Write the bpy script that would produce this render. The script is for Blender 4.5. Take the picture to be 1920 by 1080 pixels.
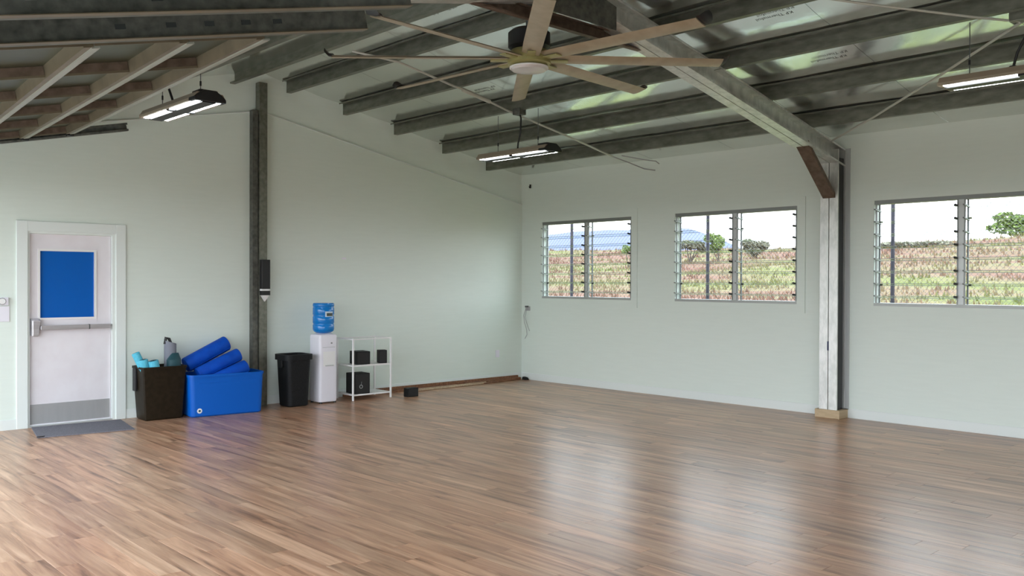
import bpy, bmesh, math, random
from mathutils import Vector, Matrix, noise
random.seed(7)
D = bpy.data
S = bpy.context.scene
COL = S.collection
for o in list(D.objects): D.objects.remove(o)

# ------------------------------------------------------------------ camera
CAM = Vector((10.575, -10.127, 1.61))
cr = Vector((0.68363063, 0.72982015, 0.00342207)); cu = Vector((-0.00791964, 0.00272965, 0.99996491)); cf = Vector((-0.72978521, 0.68363374, -0.00764599))
FPX = 1661.73
cd = D.cameras.new('camera'); cam = D.objects.new('camera', cd); COL.objects.link(cam)
cd.sensor_width = 36; cd.lens = FPX / 1920 * 36; cd.clip_end = 6000; cd.clip_start = 0.05
m = Matrix.Identity(4)
for i in range(3):
    m[i][0] = cr[i]; m[i][1] = cu[i]; m[i][2] = -cf[i]; m[i][3] = CAM[i]
cam.matrix_world = m
S.camera = cam
# ------------------------------------------------------------------ sky, exposure
W = D.worlds.new('overcast_sky'); S.world = W; W.use_nodes = True
wn = W.node_tree.nodes; wl = W.node_tree.links; wn.clear()
wo = wn.new('ShaderNodeOutputWorld'); wb = wn.new('ShaderNodeBackground'); wr = wn.new('ShaderNodeValToRGB')
wc = wn.new('ShaderNodeTexCoord'); ws = wn.new('ShaderNodeSeparateXYZ')
wl.new(wc.outputs['Generated'], ws.inputs[0]); wl.new(ws.outputs['Z'], wr.inputs[0]); wl.new(wr.outputs[0], wb.inputs[0]); wl.new(wb.outputs[0], wo.inputs[0])
wr.color_ramp.elements[0].position = 0.0; wr.color_ramp.elements[0].color = (0.88, 0.93, 1.0, 1)
wr.color_ramp.elements[1].position = 0.7; wr.color_ramp.elements[1].color = (0.74, 0.87, 1.0, 1)
wb.inputs[1].default_value = 2.7
S.view_settings.view_transform = 'Standard'; S.view_settings.look = 'None'; S.view_settings.gamma = 1.0
S.view_settings.use_curve_mapping = False
S.view_settings.exposure = 1.28

# ------------------------------------------------------------------ materials
def mat(name, col=(.8, .8, .8), rough=.5, metal=0, spec=.5, emit=None, estr=0):
    M = D.materials.new(name); M.use_nodes = True
    b = M.node_tree.nodes['Principled BSDF']
    b.inputs['Base Color'].default_value = (*col, 1); b.inputs['Roughness'].default_value = rough
    b.inputs['Metallic'].default_value = metal; b.inputs['Specular IOR Level'].default_value = spec
    if emit: b.inputs['Emission Color'].default_value = (*emit, 1); b.inputs['Emission Strength'].default_value = estr
    return M
def noisy(M, c1, c2, scale=(5, 5, 5), detail=4, lo=.35, hi=.65, bump=0, coord='Object', rough=None, dist=.01, nrough=.5):
    """two-tone noise colour + bump + roughness range on a principled material"""
    nt = M.node_tree; n = nt.nodes; l = nt.links; b = n['Principled BSDF']
    tc = n.new('ShaderNodeTexCoord'); mp = n.new('ShaderNodeMapping'); mp.inputs['Scale'].default_value = scale
    nz = n.new('ShaderNodeTexNoise'); nz.inputs['Scale'].default_value = 1; nz.inputs['Detail'].default_value = detail; nz.inputs['Roughness'].default_value = nrough
    l.new(tc.outputs[coord], mp.inputs[0]); l.new(mp.outputs[0], nz.inputs['Vector'])
    r = n.new('ShaderNodeValToRGB'); r.color_ramp.elements[0].position = lo; r.color_ramp.elements[1].position = hi
    r.color_ramp.elements[0].color = (*c1, 1); r.color_ramp.elements[1].color = (*c2, 1)
    l.new(nz.outputs['Fac'], r.inputs[0]); l.new(r.outputs[0], b.inputs['Base Color'])
    if bump:
        bp = n.new('ShaderNodeBump'); bp.inputs['Strength'].default_value = bump; bp.inputs['Distance'].default_value = dist
        l.new(nz.outputs['Fac'], bp.inputs['Height']); l.new(bp.outputs[0], b.inputs['Normal'])
    if rough:
        mr = n.new('ShaderNodeMapRange'); mr.inputs['To Min'].default_value = rough[0]; mr.inputs['To Max'].default_value = rough[1]
        l.new(nz.outputs['Fac'], mr.inputs['Value']); l.new(mr.outputs[0], b.inputs['Roughness'])
    return M
MT = {}
MT['wall'] = noisy(mat('painted_wall_board', rough=.45, spec=.35), (.725, .795, .73), (.74, .81, .745), (3, 3, 30), 3, bump=.05, dist=.003)
MT['trim'] = mat('white_trim_paint', (.76, .81, .78), .4)
MT['galv'] = noisy(mat('galvanised_steel', rough=.42, metal=.75), (.165, .17, .135), (.27, .27, .23), (7, 20, 20), 5, .3, .72, rough=(.32, .5))
MT['galv_dark'] = noisy(mat('dark_galvanised_steel', rough=.5, metal=.5), (.075, .08, .07), (.17, .17, .15), (18, 18, 18), 5, .3, .7, rough=(.4, .6))
MT['galv_bright'] = noisy(mat('bright_galvanised_steel', rough=.4, metal=.55), (.54, .55, .52), (.72, .72, .69), (12, 12, 5), 6, .38, .6, rough=(.25, .5), nrough=.65)
MT['rust_paint'] = noisy(mat('brown_primer_steel', rough=.5, metal=.25), (.10, .066, .046), (.17, .115, .085), (16, 16, 16), 4)
MT['foil'] = noisy(mat('foil_faced_insulation', rough=.2, metal=.92), (.70, .73, .70), (.80, .82, .79), (1.3, 2.2, 2), 3, bump=.22, rough=(.09, .22), dist=.03)
MT['black'] = mat('black_plastic', (.012, .012, .013), .45)
MT['black_rough'] = noisy(mat('black_textured_plastic', rough=.6, spec=.25), (.006, .007, .007), (.012, .012, .013), (60, 60, 60), 3)
MT['tan'] = noisy(mat('tan_fan_blade', rough=.38, metal=.1), (.34, .275, .185), (.40, .33, .23), (8, 8, 8), 2)
MT['fan_body'] = mat('fan_motor_paint', (.36, .33, .14), .4, .3)
MT['disc'] = mat('fan_disc_pale_metal', (.62, .58, .57), .3, .2)
MT['white_pl'] = mat('white_plastic', (.80, .78, .84), .35)
MT['white_metal'] = mat('white_powder_coat', (.84, .83, .82), .35)
MT['door'] = noisy(mat('door_paint', rough=.4), (.77, .73, .76), (.80, .77, .80), (6, 6, 6), 2)
MT['blue_pane'] = mat('blue_window_film', (.0, .105, .46), .25, 0, .35)
MT['kick'] = noisy(mat('kick_plate_steel', rough=.45, metal=.35), (.42, .42, .42), (.44, .44, .44), (2, 20, 3), 3)
MT['chrome'] = noisy(mat('brushed_bar_steel', rough=.35, metal=.6), (.52, .50, .52), (.6, .58, .6), (4, 4, 60), 2)
MT['blue'] = mat('blue_tote_plastic', (.001, .105, .50), .38, 0, .3)
MT['blue_foam'] = noisy(mat('blue_vinyl_foam', rough=.6, spec=.2), (.001, .060, .42), (.002, .078, .50), (12, 12, 12), 3, bump=.15, dist=.01)
MT['cyan'] = noisy(mat('cyan_foam', rough=.7), (.07, .42, .58), (.11, .52, .66), (40, 40, 40), 2)
MT['grey_mat'] = mat('grey_yoga_mat', (.20, .21, .25), .75)
MT['teal'] = mat('dark_teal_foam', (.012, .06, .075), .6)
MT['brown_bin'] = noisy(mat('dark_brown_plastic', rough=.5, spec=.2), (.013, .008, .003), (.020, .013, .006), (20, 20, 20), 3)
MT['carpet'] = noisy(mat('grey_door_mat', rough=.95, spec=.1), (.15, .15, .17), (.23, .22, .25), (120, 120, 120), 4, bump=.4, dist=.004)
MT['bottle'] = mat('blue_water_bottle', (.005, .20, .60), .12, 0, .5)
MT['label'] = mat('bottle_label_white', (.55, .68, .78), .5)
MT['label_dark'] = mat('bottle_label_dark', (.05, .07, .06), .5)
MT['wood'] = noisy(mat('brown_stained_wood', rough=.5), (.15, .058, .026), (.28, .13, .062), (3, 40, 40), 4)
MT['wood_lt'] = noisy(mat('pale_wood', rough=.55), (.38, .26, .16), (.52, .38, .25), (3, 40, 40), 4)
MT['plinth'] = noisy(mat('tan_plinth_wood', rough=.5), (.50, .37, .22), (.58, .44, .27), (10, 3, 30), 3)
MT['alu'] = mat('grey_aluminium', (.24, .25, .24), .4, .4)
MT['alu_dark'] = mat('dark_grey_aluminium', (.12, .13, .13), .45, .4)
MT['alu_lt'] = mat('pale_aluminium', (.55, .57, .56), .4, .3)
MT['glass_edge'] = mat('ground_glass_edge', (.50, .56, .52), .5)
MT['navy'] = mat('navy_tape', (.004, .012, .07), .5)
MT['alu_sill'] = mat('sill_aluminium', (.42, .44, .42), .45, .3)
MT['cable'] = mat('grey_cable', (.38, .38, .38), .5)
MT['conduit'] = mat('pale_grey_conduit', (.52, .52, .46), .4, .3)
MT['door_skin'] = noisy(mat('roller_door_skin', rough=.35, metal=.6), (.065, .072, .04), (.10, .105, .065), (2, 2, 2), 3, rough=(.3, .5))
MT['strut'] = noisy(mat('tan_strut_steel', rough=.45, metal=.3), (.14, .108, .068), (.185, .145, .092), (5, 5, 5), 3)
MT['strut_lt'] = mat('pale_strut_lip', (.36, .36, .31), .4, .3)
MT['print'] = mat('black_print', (.03, .035, .035), .6)
MT['led'] = mat('led_strip', (1, 1, 1), .4, emit=(.92, .97, 1.0), estr=14.0)
MT['lamp_body'] = mat('lamp_housing', (.34, .28, .21), .45, .3)
MT['post'] = noisy(mat('fence_post_steel', rough=.5, metal=.2), (.02, .018, .03), (.04, .035, .05), (9, 9, 9), 2)
MT['wire'] = mat('fence_wire', (.12, .12, .12), .5, .2)
MT['concrete'] = noisy(mat('concrete_apron', rough=.8), (.52, .51, .46), (.64, .62, .56), (1.5, 1.5, 1.5), 5)
MT['mountain'] = noisy(mat('haze_tinted_mountain', rough=1, spec=0), (.135, .15, .235), (.145, .16, .25), (.01, .01, .01), 4)  # distance haze is put into the blue base colour
MT['leaf'] = noisy(mat('shrub_leaf', rough=.7, spec=.2), (.10, .15, .04), (.20, .26, .08), (1.5, 1.5, 1.5), 3)
MT['leaf_grey'] = noisy(mat('dry_shrub_leaf', rough=.8, spec=.1), (.17, .165, .115), (.23, .225, .16), (1.5, 1.5, 1.5), 3)
MT['lush'] = noisy(mat('lush_grass', rough=.9, spec=.1), (.075, .085, .004), (.155, .16, .012), (.9, .9, .9), 5, .3, .7)
MT['bark'] = mat('bark', (.09, .07, .05), .9)
MT['tuft'] = noisy(mat('dry_grass_tuft', rough=.9, spec=.1), (.185, .115, .08), (.20, .19, .09), (.06, .16, .3), 5, .36, .6)

# field: bands of red-brown, straw and green growing along the slope
F = mat('field_growth', rough=.95, spec=.05); MT['field'] = F
n = F.node_tree.nodes; l = F.node_tree.links; b = n['Principled BSDF']
tc = n.new('ShaderNodeTexCoord'); mp = n.new('ShaderNodeMapping'); mp.inputs['Scale'].default_value = (.06, .16, .3)
nz = n.new('ShaderNodeTexNoise'); nz.inputs['Detail'].default_value = 5; nz.inputs['Scale'].default_value = 1.0; nz.inputs['Roughness'].default_value = .62
rp = n.new('ShaderNodeValToRGB'); rp.color_ramp.elements[0].position = .30; rp.color_ramp.elements[0].color = (.165, .085, .062, 1)
rp.color_ramp.elements[1].position = .70; rp.color_ramp.elements[1].color = (.11, .125, .04, 1)
for p, c in ((.44, (.165, .10, .068, 1)), (.53, (.17, .14, .075, 1)), (.61, (.145, .145, .055, 1))):
    e = rp.color_ramp.elements.new(p); e.color = c
l.new(tc.outputs['Object'], mp.inputs[0]); l.new(mp.outputs[0], nz.inputs['Vector']); l.new(nz.outputs['Fac'], rp.inputs[0])
n2 = n.new('ShaderNodeTexNoise'); n2.inputs['Scale'].default_value = 1.6; n2.inputs['Detail'].default_value = 6
l.new(tc.outputs['Object'], n2.inputs['Vector'])
mr = n.new('ShaderNodeMapRange'); mr.inputs['To Min'].default_value = .72; mr.inputs['To Max'].default_value = 1.25; l.new(n2.outputs['Fac'], mr.inputs['Value'])
mx = n.new('ShaderNodeVectorMath'); mx.operation = 'SCALE'; l.new(rp.outputs[0], mx.inputs[0]); l.new(mr.outputs[0], mx.inputs['Scale']); l.new(mx.outputs[0], b.inputs['Base Color'])

# glass louvre: thin clear pane = transparent mixed with a mirror reflection
G = D.materials.new('louvre_glass'); G.use_nodes = True; MT['glass'] = G
n = G.node_tree.nodes; l = G.node_tree.links; n.clear()
go = n.new('ShaderNodeOutputMaterial'); gt = n.new('ShaderNodeBsdfTransparent'); gt.inputs[0].default_value = (.93, .97, .95, 1)
gg = n.new('ShaderNodeBsdfGlossy'); gg.inputs['Roughness'].default_value = .04; gm = n.new('ShaderNodeMixShader'); gf = n.new('ShaderNodeFresnel'); gf.inputs[0].default_value = 1.5
gk = n.new('ShaderNodeMath'); gk.operation = 'MULTIPLY'; gk.inputs[1].default_value = .12; l.new(gf.outputs[0], gk.inputs[0]); l.new(gk.outputs[0], gm.inputs[0]); l.new(gt.outputs[0], gm.inputs[1]); l.new(gg.outputs[0], gm.inputs[2]); l.new(gm.outputs[0], go.inputs[0])

# floor planks: colour from the plank's own tone attribute plus grain along X
P = mat('wood_look_plank', rough=.3, spec=.45); MT['plank'] = P
n = P.node_tree.nodes; l = P.node_tree.links; b = n['Principled BSDF']
at = n.new('ShaderNodeAttribute'); at.attribute_name = 'tone'
ge = n.new('ShaderNodeNewGeometry')
off = n.new('ShaderNodeVectorMath'); off.operation = 'MULTIPLY_ADD'; off.inputs[1].default_value = (9, 23, 5)
l.new(at.outputs['Color'], off.inputs[0]); l.new(ge.outputs['Position'], off.inputs[2])
mp = n.new('ShaderNodeMapping'); mp.inputs['Scale'].default_value = (1.1, 15, 1); l.new(off.outputs[0], mp.inputs[0])
nz = n.new('ShaderNodeTexNoise'); nz.inputs['Scale'].default_value = 1.0; nz.inputs['Detail'].default_value = 7; nz.inputs['Roughness'].default_value = .62; nz.inputs['Distortion'].default_value = .6
l.new(mp.outputs[0], nz.inputs['Vector'])
rp = n.new('ShaderNodeValToRGB'); rp.color_ramp.elements[0].position = .32; rp.color_ramp.elements[0].color = (.185, .09, .052, 1)
rp.color_ramp.elements[1].position = .69; rp.color_ramp.elements[1].color = (.68, .43, .285, 1)
for p, c in ((.44, (.40, .212, .125, 1)), (.56, (.525, .305, .19, 1))):
    e = rp.color_ramp.elements.new(p); e.color = c
l.new(nz.outputs['Fac'], rp.inputs[0])
sx = n.new('ShaderNodeSeparateColor'); l.new(at.outputs['Color'], sx.inputs[0])
mr = n.new('ShaderNodeMapRange'); mr.inputs['To Min'].default_value = .84; mr.inputs['To Max'].default_value = 1.14; l.new(sx.outputs[0], mr.inputs['Value'])
mx = n.new('ShaderNodeVectorMath'); mx.operation = 'SCALE'; l.new(rp.outputs[0], mx.inputs[0]); l.new(mr.outputs[0], mx.inputs['Scale'])
tint = n.new('ShaderNodeMix'); tint.data_type = 'RGBA'; tint.blend_type = 'MULTIPLY'; tint.inputs['A'].default_value = (1, 1, 1, 1); tint.inputs[0].default_value = 1
tr = n.new('ShaderNodeValToRGB'); tr.color_ramp.elements[0].color = (1.0, .96, .93, 1); tr.color_ramp.elements[1].color = (.96, 1.0, 1.0, 1)
l.new(sx.outputs[1], tr.inputs[0]); l.new(mx.outputs[0], tint.inputs['A']); l.new(tr.outputs[0], tint.inputs['B']); l.new(tint.outputs['Result'], b.inputs['Base Color'])
rr = n.new('ShaderNodeMapRange'); rr.inputs['To Min'].default_value = .24; rr.inputs['To Max'].default_value = .36; l.new(nz.outputs['Fac'], rr.inputs['Value']); l.new(rr.outputs[0], b.inputs['Roughness'])
bp = n.new('ShaderNodeBump'); bp.inputs['Strength'].default_value = .10; bp.inputs['Distance'].default_value = .003; l.new(nz.outputs['Fac'], bp.inputs['Height']); l.new(bp.outputs[0], b.inputs['Normal'])

# ------------------------------------------------------------------ mesh helpers
class MB:
    def __init__(s): s.v = []; s.f = []
    def poly(s, pts, faces):
        k = len(s.v); s.v += [tuple(p) for p in pts]; s.f += [tuple(i + k for i in f) for f in faces]; return s
    def box(s, a, b):
        x0, y0, z0 = a; x1, y1, z1 = b
        return s.hexa([(x0, y0, z0), (x1, y0, z0), (x1, y1, z0), (x0, y1, z0), (x0, y0, z1), (x1, y0, z1), (x1, y1, z1), (x0, y1, z1)])
    def hexa(s, p):
        return s.poly(p, [(0, 3, 2, 1), (4, 5, 6, 7), (0, 1, 5, 4), (1, 2, 6, 5), (2, 3, 7, 6), (3, 0, 4, 7)])
    def bar(s, p0, p1, up, w, h):
        """rectangular bar p0->p1, h along up, w across, centred"""
        p0 = Vector(p0); p1 = Vector(p1); d = (p1 - p0).normalized(); up = Vector(up); sd = d.cross(up).normalized(); up = sd.cross(d).normalized()
        q = []
        for c in (p0, p1):
            q += [c - sd * w / 2 - up * h / 2, c + sd * w / 2 - up * h / 2, c + sd * w / 2 + up * h / 2, c - sd * w / 2 + up * h / 2]
        return s.poly(q, [(0, 1, 2, 3), (7, 6, 5, 4), (0, 4, 5, 1), (1, 5, 6, 2), (2, 6, 7, 3), (3, 7, 4, 0)])
    def prism(s, poly, o, ax, ay, az, L):
        """closed 2D outline (ax, ay) swept L along az; caps by ngon"""
        o = Vector(o); ax = Vector(ax); ay = Vector(ay); az = Vector(az); k = len(poly)
        q = [o + ax * a + ay * c for a, c in poly] + [o + ax * a + ay * c + az * L for a, c in poly]
        return s.poly(q, [tuple(range(k))[::-1], tuple(range(k, 2 * k))] + [(i, (i + 1) % k, (i + 1) % k + k, i + k) for i in range(k)])
    def tube(s, pts, r, seg=8, caps=True):
        pts = [Vector(p) for p in pts]; rs = r if isinstance(r, (list, tuple)) else [r] * len(pts); rings = []; q = []; ref = None
        for i, p in enumerate(pts):
            d = (pts[min(i + 1, len(pts) - 1)] - pts[max(i - 1, 0)]).normalized()
            if ref is None: ref = Vector((0, 0, 1)) if abs(d.z) < .9 else Vector((1, 0, 0))
            a = d.cross(ref).normalized(); c = a.cross(d).normalized(); ref = c
            q += [p + (a * math.cos(t * 2 * math.pi / seg) + c * math.sin(t * 2 * math.pi / seg)) * rs[i] for t in range(seg)]
        f = []
        for i in range(len(pts) - 1):
            f += [(i * seg + t, i * seg + (t + 1) % seg, (i + 1) * seg + (t + 1) % seg, (i + 1) * seg + t) for t in range(seg)]
        if caps: f += [tuple(range(seg))[::-1], tuple(range((len(pts) - 1) * seg, len(pts) * seg))]
        return s.poly(q, f)
    def lathe(s, prof, c, seg=32):
        """profile [(r,z)] about vertical axis at c"""
        c = Vector(c); q = []; f = []
        for r, z in prof:
            q += [c + Vector((r * math.cos(t * 2 * math.pi / seg), r * math.sin(t * 2 * math.pi / seg), z)) for t in range(seg)]
        for i in range(len(prof) - 1):
            f += [(i * seg + t, i * seg + (t + 1) % seg, (i + 1) * seg + (t + 1) % seg, (i + 1) * seg + t) for t in range(seg)]
        f += [tuple(range(seg))[::-1], tuple(range((len(prof) - 1) * seg, len(prof) * seg))]
        return s.poly(q, f)
    def loft(s, rings, capa=True, capb=True):
        k = len(rings[0]); q = [p for r in rings for p in r]; f = []
        for i in range(len(rings) - 1):
            f += [(i * k + t, i * k + (t + 1) % k, (i + 1) * k + (t + 1) % k, (i + 1) * k + t) for t in range(k)]
        if capa: f.append(tuple(range(k))[::-1])
        if capb: f.append(tuple(range((len(rings) - 1) * k, len(rings) * k)))
        return s.poly(q, f)
    def build(s, name, material, parent=None, smooth=False, bevel=0, seg=2, xf=None):
        me = D.meshes.new(name); me.from_pydata(s.v, [], s.f); me.update()
        bm = bmesh.new(); bm.from_mesh(me); bmesh.ops.recalc_face_normals(bm, faces=bm.faces)
        if bevel: bmesh.ops.bevel(bm, geom=list(bm.edges), offset=bevel, segments=seg, affect='EDGES', profile=.5)
        if xf is not None: bmesh.ops.transform(bm, matrix=xf, verts=bm.verts)
        bm.to_mesh(me); bm.free()
        if smooth:
            for p in me.polygons: p.use_smooth = True
            me.set_sharp_from_angle(angle=math.radians(38))
        me.materials.append(MT[material] if isinstance(material, str) else material)
        o = D.objects.new(name, me); COL.objects.link(o)
        if parent is not None: attach(o, parent)
        return o
def attach(o, parent):
    o.parent = parent; o.matrix_parent_inverse = parent.matrix_world.inverted() if parent.type == 'EMPTY' else Matrix.Identity(4)
def empty(name, loc):
    o = D.objects.new(name, None); o.empty_display_size = .1; o.location = loc; COL.objects.link(o); o.matrix_world = Matrix.Translation(loc); return o
def tag(o, label=None, cat=None, group=None, kind=None):
    if label: o['label'] = label
    if cat: o['category'] = cat
    if group: o['group'] = group
    if kind: o['kind'] = kind
    return o
def bx(name, a, b, material, parent=None, bevel=0, **k): return MB().box(a, b).build(name, material, parent, bevel=bevel, **k)
def thick(line, t):
    """thicken an open polyline to a closed outline"""
    L = [Vector(p) for p in line]; R = []; Q = []
    for i, p in enumerate(L):
        d0 = (L[i] - L[i - 1]).normalized() if i else None; d1 = (L[i + 1] - L[i]).normalized() if i < len(L) - 1 else None
        n0 = Vector((-d0.y, d0.x)) if d0 else Vector((-d1.y, d1.x)); n1 = Vector((-d1.y, d1.x)) if d1 else n0
        nn = n0 + n1; nn = nn / max(nn.dot(n0), .3)
        R.append(p + nn * t / 2); Q.append(p - nn * t / 2)
    return [tuple(p) for p in R + Q[::-1]]
def rrect(w, d, r, seg=4):
    o = []
    for cx, cy, a0 in ((w / 2 - r, d / 2 - r, 0), (-w / 2 + r, d / 2 - r, 90), (-w / 2 + r, -d / 2 + r, 180), (w / 2 - r, -d / 2 + r, 270)):
        o += [(cx + r * math.cos(math.radians(a0 + 90 * i / seg)), cy + r * math.sin(math.radians(a0 + 90 * i / seg))) for i in range(seg + 1)]
    return o

# ------------------------------------------------------------------ dimensions of the hall
T = .204                       # roof pitch (rise per metre)
EAVE = 3.36                    # underside of the foil at the window wall
RY = -4.68; YF = 2 * RY        # ridge line, door-side eave
XE = 16.2                      # far end of the hall behind the camera
UPW = .07                      # wall sheets run up into the insulation
def roof(y): return EAVE + T * (-y if y >= RY else y - YF)
PURL = [-.772, -1.657, -2.549, -3.407, -4.269]
FX = 5.47                      # portal frame position

# ------------------------------------------------------------------ ground and surroundings
g = MB(); nx, ny = 70, 60
xs = [-170 + 260 * i / nx for i in range(nx + 1)]
ys = [0.6 + 159.4 * (j / ny) ** 1.5 for j in range(ny + 1)]
def fieldz(x, y):
    t = max(0., min(1., (y - 16) / 84.)); base = -.25 + 7.3 * (t ** 1.15) + (-.02 * max(0, y - 100))
    base += (.5 * math.sin(x * .05 + 1.0) + .35 * math.sin(x * .013)) * t
    return base + (.35 * noise.noise(Vector((x * .12, y * .12, 0))) * min(1, max(0, y - 8) / 14.))
pts = [(x, y, fieldz(x, y)) for y in ys for x in xs]
g.poly(pts, [(j * (nx + 1) + i, j * (nx + 1) + i + 1, (j + 1) * (nx + 1) + i + 1, (j + 1) * (nx + 1) + i) for j in range(ny) for i in range(nx)])
o = g.build('ground_field', 'field', smooth=True); tag(o, 'overgrown field of dry and green growth rising behind the fence', kind='structure')
o = MB().poly([(-170, .6, -.25), (-170, -160, -.25), (90, -160, -.25), (90, .6, -.25)], [(0, 1, 2, 3)]).build('ground', 'field'); tag(o, 'rough ground around the building', kind='structure')
o = bx('apron', (-.3, -16, -.25), (XE + .3, YF - .12, -.02), 'concrete'); tag(o, 'concrete apron in front of the open doors', kind='structure')
gs = MB(); gx = [-30 + i for i in range(61)]; gy = [.14 + .75 * j for j in range(14)]
gs.poly([(x, y, -.16 + .05 * noise.noise(Vector((x * .7, y * .7, 3))) - .012 * max(0, y - 7) ** 2) for y in gy for x in gx], [(j * 61 + i, j * 61 + i + 1, (j + 1) * 61 + i + 1, (j + 1) * 61 + i) for j in range(13) for i in range(60)])
o = gs.build('ground_grass', 'lush', smooth=True); tag(o, 'bright yellow-green grass strip between the building and the fence', kind='structure')
# tufts
tf = MB()
for i in range(11000):
    y = 10 + 92 * random.random() ** 1.4; x = -y * 1.05 - 12 + random.random() * (y * .95 + 26)
    z = fieldz(x, y) - .04
    for k in range(3):
        h = random.uniform(.10, .34) * (1 + y * .006); w = h * random.uniform(.25, .5); a = random.random() * 6.28; dx, dy = math.cos(a) * w / 2, math.sin(a) * w / 2
        ox, oy = random.uniform(-.25, .25), random.uniform(-.25, .25)
        tf.poly([(x + ox - dx, y + oy - dy, z), (x + ox + dx, y + oy + dy, z), (x + ox + random.uniform(-.12, .12), y + oy + random.uniform(-.12, .12), z + h)], [(0, 1, 2)])
o = tf.build('field_grass', 'field'); tag(o, 'dry reddish and straw grass tufts over the field', 'grass', kind='stuff')
# mountains
mm = MB(); MX = list(range(-3600, 1200, 60))
def mh(x):
    return max(4, 96 + 26 * math.sin((x + 2100) / 420.) if x < -1250 else 0) if x < -1250 else max(30, 118 - (x + 1250) * .22 + 10 * math.sin(x / 70.)) if x < -900 else 40 + 34 * math.exp(-((x + 560) / 190.) ** 2) + 3 * math.sin(x / 40.)
q = []
for x in MX:
    h = mh(x) + 4 * noise.noise(Vector((x * .012, 0, 0))); q += [(x, 1500, -40), (x, 1560, h * .55), (x, 1680, h * 1.07), (x, 2200, -40)]
mm.poly(q, [(i * 4 + k, i * 4 + 4 + k, i * 4 + 5 + k, i * 4 + 1 + k) for i in range(len(MX) - 1) for k in range(3)])
o = mm.build('mountain', 'mountain', smooth=True); tag(o, 'long hazy blue mountain ridge on the horizon', kind='structure')
def bush(name, px, py, depth, wpx, hpx, label, leaf, seed, trunk=True):
    rnd = random.Random(seed)
    d = cf + cr * ((px - 960) / FPX) + cu * ((540 - py) / FPX); c = CAM + d * depth
    rw = wpx / FPX * depth / 2; rh = hpx / FPX * depth
    gz = fieldz(c.x, c.y); top = c.z + rh / 2; zc = (top + max(gz, c.z - rh / 2)) / 2; rhh = top - zc
    root = empty(name, (c.x, c.y, gz)); mb = MB()
    cl = [(Vector((rnd.uniform(-.7, .7) * rw, rnd.uniform(-.5, .5) * rw, rnd.uniform(-.6, .6) * rhh)), rnd.uniform(.3, .55)) for _ in range(9)]
    for k in range(2600):
        cc, s = rnd.choice(cl); v = Vector((rnd.gauss(0, 1), rnd.gauss(0, 1), rnd.gauss(0, 1))).normalized() * rnd.uniform(.6, 1)
        p = Vector((c.x, c.y, zc)) + cc + Vector((v.x * rw * s, v.y * rw * s, v.z * rhh * s * 1.1))
        a = Vector((rnd.gauss(0, 1), rnd.gauss(0, 1), rnd.gauss(0, .6))).normalized() * rw * .09; e = Vector((rnd.gauss(0, 1), rnd.gauss(0, 1), rnd.gauss(0, .6))).normalized() * rw * .07
        mb.poly([p - a, p + e, p + a, p - e], [(0, 1, 2, 3)])
    mb.build('foliage', leaf, root)
    st = MB()
    for k in range(4): st.tube([(c.x + rnd.uniform(-.1, .1) * rw, c.y, gz - .2), (c.x + cl[k][0].x * .5, c.y + cl[k][0].y * .5, (gz + zc) / 2), Vector((c.x, c.y, zc)) + cl[k][0] * .8], [rw * .05, rw * .035, rw * .015], 6)
    st.build('stem', 'bark', root)
    tag(root, label, 'shrub')
bush('shrub', 1348, 455, 92, 50, 40, 'rounded green shrub beside the fence post in the middle window', 'leaf', 1)
bush('shrub', 1292, 461, 95, 66, 26, 'low grey-green shrub on the left of the middle window', 'leaf_grey', 2)
bush('shrub', 1415, 463, 95, 60, 28, 'grey dry shrub right of the mullion in the middle window', 'leaf_grey', 3)
bush('shrub', 1180, 468, 90, 28, 18, 'small green shrub at the right edge of the first window', 'leaf', 4)
bush('tree', 1908, 421, 105, 84, 42, 'bright green tree crown in the rightmost window', 'leaf', 5)
bush('shrub', 1720, 459, 98, 130, 10, 'dry shrub belt on the skyline of the rightmost window', 'leaf_grey', 6)

# chain-link fence behind the windows
fr = empty('chain_link_fence', (2.3, 2.0, -.25)); tag(fr, 'tall chain-link fence with dark posts behind the windows', 'fence')
for k in range(-4, 6):
    x = -.742 + 3.005 * k
    MB().tube([(x, 2, -.25), (x, 2, 3.25)], .028, 8).build('post', 'post', fr, smooth=True)
MB().tube([(-12.8, 2, 3.2), (14.3, 2, 3.2)], .018, 6).build('top_rail', 'post', fr)
cw = MB(); st = .075; z0, z1 = -.2, 3.2; hh = z1 - z0; x0, x1 = -8.0, 9.0
k = 0
while x0 - hh + k * st < x1:
    a = x0 - hh + k * st
    for sgn in (1, -1):
        pa = (a, z0); pb = (a + hh, z1)
        lo = max(0, (x0 - a) / hh); hi = min(1, (x1 - a) / hh)
        if hi > lo:
            zz = lambda t: z0 + hh * t if sgn > 0 else z1 - hh * t
            p0 = Vector((a + hh * lo, 2.03 + .004 * sgn, zz(lo))); p1 = Vector((a + hh * hi, 2.03 + .004 * sgn, zz(hi)))
            cw.tube([p0, p1],   .0021, 3, caps=False)
    k += 1
o = cw.build('wire_mesh', 'wire', fr); o['kind'] = 'stuff'

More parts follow.
